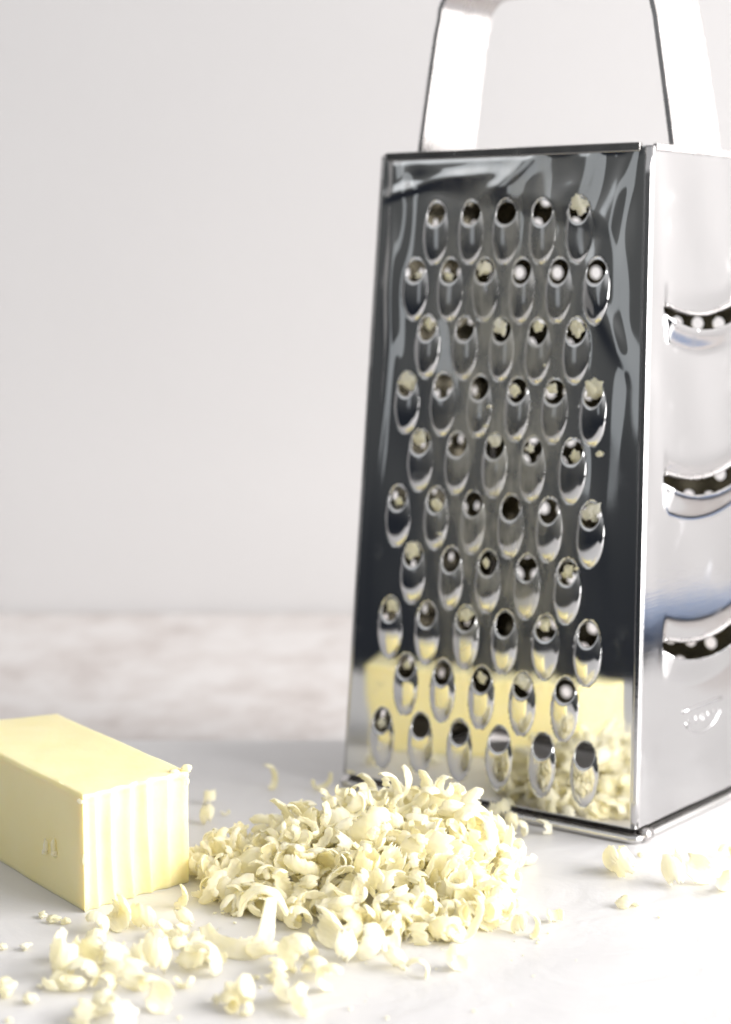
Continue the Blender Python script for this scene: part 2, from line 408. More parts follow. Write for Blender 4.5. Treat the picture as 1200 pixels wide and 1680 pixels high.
for i, kind in enumerate('MIOIM'):
    y = 0.0335 + i * 0.0039; z = 0.0298
    if kind == 'O': lets.append(stroke([on_side(y + 0.0011 * math.cos(a), z + 0.0012 * math.sin(a)) for a in [2 * math.pi * k / 10 for k in range(11)]], 0.0004, M_SIDE, '', None))
    elif kind == 'I': lets.append(stroke([on_side(y, z - 0.0013), on_side(y, z + 0.0013)], 0.0004, M_SIDE, '', None))
    else: lets.append(stroke([on_side(y - 0.0012, z - 0.0012), on_side(y - 0.0009, z + 0.0012), on_side(y, z - 0.0002), on_side(y + 0.0009, z + 0.0012), on_side(y + 0.0012, z - 0.0012)], 0.0004, M_SIDE, '', None))
joined('embossed_letters', lets, M_SIDE, rpl)

# ---- back and left sheets with round holes
def zero(A, Z): return np.zeros_like(A)
hb = []
for r_ in range(22):
    z = 0.0200 + 0.008 * r_
    for i in range(-5, 6):
        x = i * 0.0074 + (0.0037 if r_ % 2 else 0)
        if abs(x) < halfW(z) - 0.009: hb.append((x, z, 0.0035, ell(x, z, 0.0021, 0.0021)))
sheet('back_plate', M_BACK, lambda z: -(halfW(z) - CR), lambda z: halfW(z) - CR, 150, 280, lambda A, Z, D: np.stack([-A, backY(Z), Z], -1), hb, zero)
hl = []
for r_ in range(22):
    z = 0.0200 + 0.008 * r_
    for i in range(-4, 5):
        y = 0.044 + i * 0.0074 + (0.0037 if r_ % 2 else 0)
        if frontY(z) + 0.009 < y < backY(z) - 0.009: hl.append((y, z, 0.0035, ell(y, z, 0.0015, 0.0015)))
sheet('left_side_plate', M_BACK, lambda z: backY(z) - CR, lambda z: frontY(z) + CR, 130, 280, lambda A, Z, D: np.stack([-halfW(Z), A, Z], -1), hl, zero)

# ---- rounded vertical corners
for (sx, fy, a0, lab) in ((1, frontY, -90, 'front_right'), (-1, frontY, 180, 'front_left'), (1, backY, 0, 'back_right'), (-1, backY, 90, 'back_left')):
    V, Fs = [], []; n = 8; nz = 24
    for j in range(nz + 1):
        z = ZB + (HG - ZB) * j / nz
        cx = sx * (halfW(z) - CR); cy = fy(z) + (CR if fy is frontY else -CR)
        for i in range(n + 1):
            a = R(a0 + 90 * i / n); V.append((cx + CR * math.cos(a), cy + CR * math.sin(a), z))
    for j in range(nz):
        for i in range(n): k = j * (n + 1) + i; Fs.append((k, k + 1, k + n + 2, k + n + 1))
    o = obj('corner_fold', mesh('corner_fold', V, Fs, M_SIDE), root)
    md = o.modifiers.new('t', 'SOLIDIFY'); md.thickness = 0.00045; md.offset = 0

# ---- hem folded over the top edge of each sheet
def bar(name, p0, p1, w_, h_, m, parent, bev=0.0003):
    p0, p1 = Vector(p0), Vector(p1); d = (p1 - p0); ln = d.length
    me = box(name, -ln / 2, ln / 2, -w_ / 2, w_ / 2, -h_ / 2, h_ / 2, m, bev)
    me.transform(Matrix.Translation((p0 + p1) / 2) @ Matrix.Rotation(math.atan2(d.y, d.x), 4, 'Z')); return obj(name, me, parent)
yt, xt = frontY(HG), WT
bar('top_hem', (-xt + 0.0028, yt - 0.0002, HG - 0.0003), (xt - 0.0030, yt - 0.0002, HG - 0.0003), 0.0016, 0.0026, M_HEM, root)
bar('top_hem', (xt - 0.0001, yt + 0.0028, HG - 0.0004), (xt - 0.0001, backY(HG) - 0.003, HG - 0.0004), 0.0015, 0.0022, M_HANDLE, root)
bar('top_hem', (-xt + 0.0028, backY(HG), HG - 0.0003), (xt - 0.0028, backY(HG), HG - 0.0003), 0.0016, 0.0026, M_HEM, root)
bar('top_hem', (-xt, yt + 0.0028, HG - 0.0003), (-xt, backY(HG) - 0.003, HG - 0.0003), 0.0016, 0.0026, M_HEM, root)

# ---- base: recessed band and rolled wire bead
def rrect_path(hx, y0, y1, r, n=8):
    P = []
    for (cx, cy, a0) in ((hx - r, y0 + r, -90), (hx - r, y1 - r, 0), (-hx + r, y1 - r, 90), (-hx + r, y0 + r, 180)):
        for i in range(n + 1): a = R(a0 + 90 * i / n); P.append((cx + r * math.cos(a), cy + r * math.sin(a)))
    return P
def sweep_loop(name, path, prof, m, parent):
    """prof: (offset outward, z) points of the closed cross-section"""
    n = len(path); V, Fs = [], []
    for i in range(n):
        a, b = Vector(path[(i - 1) % n]), Vector(path[(i + 1) % n]); t = (b - a).normalized(); nr = Vector((t.y, -t.x))
        for (o_, z) in prof: V.append((path[i][0] + nr.x * o_, path[i][1] + nr.y * o_, z))
    k = len(prof)
    for i in range(n):
        i2 = (i + 1) % n
        for j in range(k): j2 = (j + 1) % k; Fs.append((i * k + j, i2 * k + j, i2 * k + j2, i * k + j2))
    return obj(name, mesh(name, V, Fs, m), parent)
pth = rrect_path(WB, F0, B0, 0.0026)
sweep_loop('base_band', pth, [(-0.0004, 0.0048), (-0.0026, 0.0047), (-0.0026, 0.0024), (-0.0022, 0.0022), (-0.0018, 0.0024), (-0.0017, 0.0040)], M_HEM, root)
sweep_loop('base_bead', pth, [(-0.0001 + 0.0014 * math.cos(a), 0.0013 + 0.0013 * math.sin(a)) for a in [2 * math.pi * k / 14 for k in range(14)]], M_RIM, root)
# clip where the bead meets the corner
V = []; Fs = []
for j in range(2):
    for k in range(14):
        a = 2 * math.pi * k / 14; V.append((WB + 0.0003 + 0.0019 * math.cos(a), 0.0032 + 0.0045 * j, 0.0019 + 0.0019 * math.sin(a)))
for k in range(14): Fs.append((k, 14 + k, 14 + (k + 1) % 14, (k + 1) % 14))
Fs += [tuple(range(14)), tuple(range(27, 13, -1))]
obj('bead_clip', mesh('bead_clip', V, Fs, M_HANDLE), root)

# ---- strap handle
hp = [(-0.0458, 0.1915), (-0.0453, 0.200), (-0.0420, 0.220), (-0.0388, 0.2385), (-0.0377, 0.2425)]
for i in range(1, 9):
    a = R(180 - 10 - 80 * i / 8); hp.append((-0.0297 + 0.0080 * math.cos(a), 0.2430 + 0.0088 * math.sin(a)))
hp += [(-0.015, 0.2521), (0, 0.2523), (0.015, 0.2521)]
hp += [(-x, z) for (x, z) in reversed(hp[:13])]
pts = [Vector((x, z)) for x, z in hp]
V, Fs = [], []; n = len(pts); th = 0.0008
for i, p in enumerate(pts):
    t = (pts[min(i + 1, n - 1)] - pts[max(i - 1, 0)]).normalized(); nr = Vector((-t.y, t.x))
    k = max(0, (p.y - 0.2) / 0.05); ya, yb = 0.0300, 0.0600 - 0.002 * k; e_ = 0.00008
    for (o_, y) in ((th, ya + e_), (th, yb - e_), (th - 0.0001, yb), (-th + 0.0001, yb), (-th, yb - e_), (-th, ya + e_), (-th + 0.0001, ya), (th - 0.0001, ya)):
        V.append((p.x + nr.x * o_, y, p.y + nr.y * o_))
for i in range(n - 1):
    for j in range(8): j2 = (j + 1) % 8; Fs.append((i * 8 + j, i * 8 + j2, (i + 1) * 8 + j2, (i + 1) * 8 + j))
Fs += [tuple(range(7, -1, -1)), tuple((n - 1) * 8 + j for j in range(8))]
me = mesh('handle', V, Fs, M_HANDLE)
ho = obj('handle', me, root)
md = ho.modifiers.new('e', 'EDGE_SPLIT'); md.split_angle = R(35)
# ------------------------------------------------------------------ block of butter
def butter_block():
    A = Vector((-0.0724, 0.4870)); B = Vector((-0.0478, 0.5120)); Cc = Vector((-0.0936, 0.5798)); D = Vector((-0.1267, 0.5665))
    Hb = 0.0312; O = []
    def seg(p, q, n, fn=None):
        nr = (q - p).normalized(); nr = Vector((nr.y, -nr.x))
        for i in range(n):
            s = i / n; c = p + (q - p) * s
            O.append((c, nr, fn(s) if fn else 0.0))
    def groove(s):
        d = 0
        eg = [0.0, 0.12, 0.27, 0.45, 0.62, 0.80, 1.0]; hh_ = [0.7, 1.0, 0.85, 1.1, 0.9, 0.75]
        for k in range(6):
            if eg[k] <= s <= eg[k + 1]:
                u = (s - eg[k]) / (eg[k + 1] - eg[k]); u = u ** 0.8
                d -= 0.00115 * hh_[k] * math.sin(math.pi * u) ** 1.3
        return d
    seg(A, B, 150, groove); nend = 150
    seg(B, Cc, 130); seg(Cc, D, 60); seg(D, A, 130)
    # profile up the side: (inset, height)
    prof = [(0.0004, 0.0), (0.0, 0.0006)] + [(0.0, 0.0006 + (Hb - 0.0024) * i / 34) for i in range(1, 35)] + [(-0.00025, Hb - 0.0012), (-0.0002, Hb - 0.0006), (0.0003, Hb - 0.0001), (0.0011, Hb), (0.004, Hb)]
    V, Fs = [], []; n = len(O); cen = (A + B + Cc + D) / 4
    for (ins, z) in prof:
        for i, (c, nr, g) in enumerate(O):
            end = i < nend
            wob = noise.noise(Vector((c.x * 60, c.y * 60, z * 50))) * 0.00035
            gg = g * (1 - 0.0 * z) 
            if end:
                sh_ = i / nend + (z / Hb - 0.5) * 0.035 + 0.02 * noise.noise(Vector((i * 0.03, z * 40, 2)))
                gg = groove(min(max(sh_, 0), 1)) * min(1, 14 * min(i / nend, 1 - i / nend) + 0.1)
                gg *= 0.9 + 0.5 * noise.noise(Vector((c.x * 90, 3.1, z * 45)))
                gg += noise.noise(Vector((c.x * 350, c.y * 350, z * 120))) * 0.00018
                insx = 0.2 * ins if ins > 0 and z > 0.01 and ins < 0.002 else ins
            else: insx = ins
            # pull corners in so they round
            q = c + nr * (gg + wob - insx)
            if ins >= 0.0011: q = c + (cen - c).normalized() * ins
            zz = z + (noise.noise(Vector((q.x * 90, q.y * 90, 7))) * 0.00025 if z > 0.01 else 0)
            V.append((q.x, q.y, zz))
    for j in range(len(prof) - 1):
        for i in range(n): i2 = (i + 1) % n; Fs.append((j * n + i, j * n + i2, (j + 1) * n + i2, (j + 1) * n + i))
    # top cap: rings towards the centre
    last = (len(prof) - 1) * n
    for r_ in range(1, 14):
        k = 1 - r_ / 14; b0 = len(V)
        for i in range(n):
            x, y, z = V[last + i] if r_ == 1 else ring0[i]
            if r_ == 1 and i == 0: ring0 = [V[last + q] for q in range(n)]
            x, y, z = ring0[i]
            X = cen.x + (x - cen.x) * k; Y = cen.y + (y - cen.y) * k
            V.append((X, Y, Hb - 0.0 + noise.noise(Vector((X * 90, Y * 90, 7))) * 0.00025))
        pb = b0 - n
        for i in range(n): i2 = (i + 1) % n; Fs.append((pb + i, pb + i2, b0 + i2, b0 + i))
    V.append((cen.x, cen.y, Hb)); b0 = len(V) - 1 - n
    for i in range(n): Fs.append((b0 + i, b0 + (i + 1) % n, len(V) - 1))
    Fs.append(tuple(range(n - 1, -1, -1)))
    base = Vector((cen.x, cen.y, 0)); V = [Vector(v) - base for v in V]
    me = mesh('butter_block', V, Fs, M_BLOCK)
    t = empty('butter_block', base)
    tag(t, 'pale yellow stick of butter with one grooved grated end, lying left of the shreds', 'butter block')
    b = obj('body', me, t)
    md = b.modifiers.new('e', 'EDGE_SPLIT'); md.split_angle = R(50)
    def lump(x, y, z, r, seed, st=(1, 1, 1)):
        bm = bmesh.new(); bmesh.ops.create_icosphere(bm, subdivisions=3, radius=r)
        for v in bm.verts:
            v.co *= 1 + 0.35 * noise.noise(v.co / r * 1.1 + Vector((seed, 0, 0))) + 0.12 * noise.noise(v.co / r * 3 + Vector((0, seed, 0)))
            v.co = Vector((v.co.x * st[0], v.co.y * st[1], v.co.z * st[2])) + Vector((x, y, z)) - base
        me = bpy.data.meshes.new('butter_burr'); bm.to_mesh(me); bm.free(); me.materials.append(M_CURL); me.shade_smooth(); return me
    for (x, y, z, r, st) in ((B.x - 0.0005, B.y + 0.001, Hb + 0.0003, 0.0013, (1.1, 1, .9)), (B.x - 0.0035, B.y - 0.0015, Hb + 0.0001, 0.0010, (1.3, 1, .7)),
                             (B.x - 0.0004, B.y + 0.0001, Hb - 0.0030, 0.0007, (1, 1, 1.6)), (A.x - 0.0006, A.y + 0.0006, Hb - 0.0018, 0.0009, (1.2, 1, .8)),
                             (A.x + 0.0001, A.y - 0.0001, Hb - 0.017, 0.0006, (1, 1, 2.5)),
                             (A.x - 0.0101, A.y + 0.0136, 0.0135, 0.0009, (.8, .8, 2.6)), (A.x - 0.0128, A.y + 0.0176, 0.0125, 0.0009, (.8, .8, 2.2)), (A.x - 0.0098, A.y + 0.0135, 0.0117, 0.0010, (1, 1, 1)), (A.x - 0.0130, A.y + 0.0178, 0.0110, 0.0009, (1, 1, .9))):
        o = obj('butter_burr', lump(x, y, z, r, x * 900 + z * 300, st), t)
butter_block()

# ------------------------------------------------------------------ blue cloth, mirrored in the side sheet
def m_cloth():
    m, nt, p = mat('blue_cloth'); oc = objcoord(nt); n = N(nt, 'ShaderNodeTexNoise'); n.inputs['Scale'].default_value = 60; L(nt, oc, n.inputs[0])
    r = ramp(nt, n.outputs['Fac'], [(0.3, (0.18, 0.25, 0.40)), (0.7, (0.27, 0.34, 0.49))]); L(nt, r.outputs[0], p.inputs['Base Color']); p.inputs['Roughness'].default_value = 0.9
    w2 = N(nt, 'ShaderNodeTexWave'); w2.inputs['Scale'].default_value = 400; L(nt, oc, w2.inputs[0]); bump(nt, p, w2.outputs['Fac'], 0.3, 0.0005); return m
def cloth():
    V, Fs = [], []; nx, ny = 40, 70
    for layer in range(2):
        b0 = len(V); z0 = 0.0003 + layer * 0.0062
        for side in (0, 1):
            for i in range(nx + 1):
                for j in range(ny + 1):
                    x = 0.085 * (i / nx - .5) + 0.006 * noise.noise(Vector((j * .06, layer, 0))); y = 0.26 * (j / ny - .5) + 0.008 * noise.noise(Vector((i * .07, layer, 5)))
                    ed = min(i, nx - i) / nx * 14; puff = min(1, ed) ** .5
                    z = z0 + (0.0006 + 0.0052 * puff + 0.0025 * noise.noise(Vector((x * 30, y * 22, layer * 3))) * puff if side else 0.0)
                    V.append((x, y, max(z, z0)))
        k = (nx + 1) * (ny + 1)
        for side in (0, 1):
            for i in range(nx):
                for j in range(ny): a = b0 + side * k + i * (ny + 1) + j; Fs.append((a, a + 1, a + ny + 2, a + ny + 1) if side == 0 else (a, a + ny + 1, a + ny + 2, a + 1))
    return mesh('folded_cloth', V, Fs, m_cloth())
tag(obj('folded_cloth', cloth(), None, (0.44, 0.70, 0)), 'folded blue cloth right of the grater, seen as a blue band mirrored in its side', 'cloth')

# ------------------------------------------------------------------ butter curls
def curl_mesh(seed, Rm, sweep, width, thick, cup, drift, rag, grow=0.25, name='butter_curl', ns=46, nw=9):
    r = np.random.RandomState(seed); V, Fs = [], []
    off = Vector((seed * 3.7, seed * 1.3, 0)); base_a = r.uniform(0, 6.28)
    for i in range(ns + 1):
        s = i / ns; a = base_a + sweep * s
        rad = Rm * (1 + grow * s + 0.12 * noise.noise(off + Vector((s * 3, 0, 0))))
        endt = min(1, 0.62 + 4.0 * min(s, 1 - s)) * (1 + 0.35 * rag * noise.noise(off + Vector((3, s * 40, 2)))) 
        def wid(c, q):
            return width * 0.5 * endt * (1 + rag * noise.noise(off + Vector((s * 7, c, 0)))), (0.16 + rag * .45) * noise.noise(off + Vector((s * 34, c, q))) + (0.10 + rag * .3) * noise.noise(off + Vector((s * 80, c, q)))
        (wl, tl), (wr, tr) = wid(5, 0), wid(15, 0)
        for side in (0, 1):
            for j in range(nw + 1):
                w_ = -1 + 2 * j / nw
                if side: w_ = -w_
                y = (wl if w_ < 0 else wr) * w_ * (1 + (tl if w_ < 0 else tr) * abs(w_) ** 5) + drift * s
                tk = 0.68 * thick * (1 - 0.85 * abs(w_) ** 3) * (0.45 + 0.55 * min(1, 5 * min(s, 1 - s) + 0.15))
                rr = rad - cup * w_ * w_ + (0.5 * tk if side else -0.5 * tk)
                rr += 0.00015 * noise.noise(off + Vector((s * 14, w_ * 1.6, 9))); rr += 0.00012 * noise.noise(off + Vector((a * 4, y * 900, side * 3)))
                V.append((rr * math.cos(a), y, rr * math.sin(a)))
    k = 2 * (nw + 1)
    for i in range(ns):
        for j in range(k): j2 = (j + 1) % k; Fs.append((i * k + j, i * k + j2, (i + 1) * k + j2, (i + 1) * k + j))
    Fs += [tuple(range(k - 1, -1, -1)), tuple(ns * k + j for j in range(k))]
    c = sum((Vector(v) for v in V), Vector()) / len(V)
    V = [Vector(v) - c for v in V]
    return mesh(name, V, Fs, M_CURL)
mm = 0.001
PROTO = []
for k in range(34):
    r = np.random.RandomState(100 + k)
    kind = k % 4
    if kind == 0:    # tight small roll
        PROTO.append(curl_mesh(k, r.uniform(1.7, 2.5) * mm, r.uniform(4.2, 7.5), r.uniform(3.5, 5.5) * mm, r.uniform(.6, .9) * mm, r.uniform(0.2, .8) * mm, r.uniform(0, 3) * mm, 0.28))
    elif kind == 1:  # open shell, cupped like the hole that cut it
        PROTO.append(curl_mesh(k, r.uniform(2.4, 3.4) * mm, r.uniform(2.4, 4.0), r.uniform(3.8, 5.6) * mm, r.uniform(.7, 1.1) * mm, r.uniform(.5, 1.2) * mm, r.uniform(-1, 2) * mm, 0.30))
    elif kind == 2:  # long open ribbon
        PROTO.append(curl_mesh(k, r.uniform(3.2, 5.0) * mm, r.uniform(2.2, 3.8), r.uniform(2.6, 4.4) * mm, r.uniform(.6, .9) * mm, r.uniform(.2, .8) * mm, r.uniform(1, 5) * mm, 0.34, 0.4))
    else:            # ragged crumpled piece
        PROTO.append(curl_mesh(k, r.uniform(2.0, 3.2) * mm, r.uniform(2.5, 4.5), r.uniform(3.5, 6.0) * mm, r.uniform(.7, 1.2) * mm, r.uniform(-.6, 1.0) * mm, r.uniform(-2, 3) * mm, 0.60))
PV = [np.array([v.co[:] for v in m.vertices]) for m in PROTO]
def crumb_mesh(seed, r, flat=0.6):
    bm = bmesh.new(); bmesh.ops.create_icosphere(bm, subdivisions=3, radius=r)
    for v in bm.verts:
        q = v.co / r; v.co *= 1 + 0.8 * noise.noise(q * 1.3 + Vector((seed * 5.1, 0, 0))) + 0.40 * noise.noise(q * 3.1 + Vector((0, seed, 0)))
        v.co.z *= flat
    me = bpy.data.meshes.new('butter_crumb'); bm.to_mesh(me); bm.free(); me.materials.append(M_CURL); me.shade_smooth(); return me
CRUMB = [crumb_mesh(k, 1.3 * mm, 0.55 + 0.1 * (k % 4)) for k in range(8)]
CV = [np.array([v.co[:] for v in m.vertices]) for m in CRUMB]

def put(me, pv, x, y, zc=None, rot=None, sc=1.0, name='butter_curl'):
    rot = rot or Euler((random.uniform(0, 6.28), random.uniform(0, 6.28), random.uniform(0, 6.28)))
    Mx = np.array(rot.to_matrix()) * sc
    low = (pv @ Mx.T)[:, 2].min()
    z = -low if zc is None else max(zc, -low)
    o = obj(name, me, None, (x, y, z)); o.rotation_euler = rot; o.scale = (sc, sc, sc); return o

# the heap
def mound(x, y):
    h = 0.0
    def dome(cx, cy, rx, ry, H, p):
        q = 1 - ((x - cx) / rx) ** 2 - ((y - cy) / ry) ** 2
        return H * q ** p if q > 0 else 0
    h = max(h, dome(0.004, 0.510, 0.034, 0.048, 0.0150, 0.7))
    h = max(h, dome(0.013, 0.527, 0.030, 0.034, 0.0205, 0.62))
    h = max(h, dome(-0.008, 0.520, 0.027, 0.038, 0.0180, 0.7))
    h = max(h, dome(-0.026, 0.508, 0.018, 0.026, 0.0105, 0.7))
    h = max(h, dome(-0.037, 0.524, 0.012, 0.018, 0.0080, 0.7))
    h = max(h, dome(0.032, 0.527, 0.012, 0.016, 0.0080, 0.7))
    h = max(h, dome(0.016, 0.492, 0.024, 0.030, 0.0090, 0.7))
    return (0.87 * h - 0.0010) * (1 + 0.45 * noise.noise(Vector((x * 70, y * 55, 3.3)))) if h > 0.0013 else h * 0.2
def inside_grater(x, y, z, pad=0.004):
    dx, dy = x - 0.035, y - 0.57955; a = R(37.0455)
    lx = dx * math.cos(a) - dy * math.sin(a); ly = dx * math.sin(a) + dy * math.cos(a)
    return abs(lx) < WB + pad and ly > -pad
def in_block(x, y): 
    A = Vector((-0.0724, 0.4870)); B = Vector((-0.0478, 0.5120)); d = Vector((-0.0446, 0.0652)).normalized(); nr = Vector((d.y, -d.x))
    q = Vector((x, y)) - B
    return q.dot(nr) < 0.0035 and (Vector((x, y)) - A).dot(Vector((0.70, -0.71))) < 0.0035
samples = []; tries = 0
while tries < 30000:
    tries += 1
    x, y = random.uniform(-0.058, 0.053), random.uniform(0.455, 0.572); h = mound(x, y)
    if h <= 0.0008 or inside_grater(x, y, h) or in_block(x, y): continue
    p = Vector((x, y, h + random.uniform(-0.001, 0.0006)))
    if all((p - q).length > 0.0062 for q in samples): samples.append(p)
samples = samples[:296]
GRP = 'butter curls heaped before the grater'
def pix(p):
    y_, z_ = p[1], p[2] - CAM_H; dep = y_ * C_ - z_ * S_; return 600 + 3199 * p[0] / dep, 840 - 3199 * (y_ * S_ + z_ * C_) / dep
KW = ['tight rolls', 'open shells', 'open ribbons', 'ragged pieces']
ORD = ['leftmost', 'second from left', 'third from left', 'fourth from left', 'fifth from left', 'sixth from left', 'seventh from left', 'eighth from left',
       'ninth from left', 'tenth from left', 'eleventh from left', 'twelfth from left', 'thirteenth from left', 'fourteenth from left', 'fifteenth from left', 'sixteenth from left', 'seventeenth from left', 'eighteenth from left',
       'nineteenth from left', 'twentieth from left', 'twenty-first from left', 'twenty-second from left', 'twenty-third from left', 'twenty-fourth from left', 'twenty-fifth from left', 'twenty-sixth from left']
ZN = {}
extra = []; tries = 0
while len(extra) < 85 and tries < 9000:
    tries += 1
    x, y = random.uniform(-0.055, 0.053), random.uniform(0.455, 0.548); h = mound(x, y)
    if h <= 0.0005 or inside_grater(x, y, h) or in_block(x, y): continue
    p = Vector((x, y, h + 0.0024))
    if all((p - q).length > 0.0052 for q in extra): extra.append(p)
print('extra', len(extra))
for n_, p in enumerate(samples + extra):
    small = n_ >= len(samples)
    k = random.choices([0, 1, 2, 3], [3, 1.3, 3, 3])[0] + 4 * random.randrange(8)
    if small: k = random.choice([q for q in range(len(PROTO)) if q % 4 in (2, 3)])
    o = put(PROTO[k], PV[k], p.x, p.y, p.z + 0.0012, sc=random.uniform(0.5, 0.8) if small else random.uniform(0.80, 1.50))
    u, v = pix(o.location)
    if p.y > 0.538 and p.x < 0.03: zone = 'on the far side of the heap'
    elif u < 440: zone = 'in the left tail of the heap'
    elif u > 800: zone = 'in the right tail of the heap'
    elif v < 1330: zone = 'along the crest of the heap'
    elif v < 1385: zone = 'just below the crest of the heap'
    elif v < 1440: zone = 'halfway down the heap'
    elif v < 1495: zone = 'low on the heap'
    else: zone = 'at the front foot of the heap'
    ZN.setdefault((zone, k % 4), []).append((u, o))
for (zone, kd), lst in ZN.items():
    lst.sort(key=lambda t: t[0])
    for i, (u, o) in enumerate(lst):
        w_ = ORD[i] if i < len(lst) - 1 or len(lst) == 1 else 'rightmost'
        lb = ('%s butter curl of the %s %s' % (w_, KW[kd], zone)) if len(lst) > 1 else 'only butter curl among the %s %s' % (KW[kd], zone)
        tag(o, lb, 'butter curl', GRP)
print('heap curls', len(samples), {k[0]: len(v) for k, v in ZN.items()})
# what lies under the top layer: one mass
V, Fs = [], []; cnt = 0
while cnt < 430:
    x, y = random.uniform(-0.056, 0.050), random.uniform(0.458, 0.572); h = mound(x, y) - 0.0016
    if h <= 0.0 or inside_grater(x, y, h) or in_block(x, y): continue
    k = random.randrange(len(PROTO)); Mx = np.array(Euler((random.uniform(0, 6.28), random.uniform(0, 6.28), 0)).to_matrix()) * 1.0
    q = PV[k] @ Mx.T; zc = max(random.uniform(0.3, 1.0) * h, -q[:, 2].min()); b0 = len(V)
    V += [(a + x, b + y, c + zc) for a, b, c in q]; Fs += [tuple(i + b0 for i in pl.vertices) for pl in PROTO[k].polygons]; cnt += 1
tag(obj('grated_butter_mass', mesh('grated_butter_mass', V, Fs, M_CURL)), 'packed mass of butter shreds beneath the top curls of the heap', 'grated butter', kind='stuff')

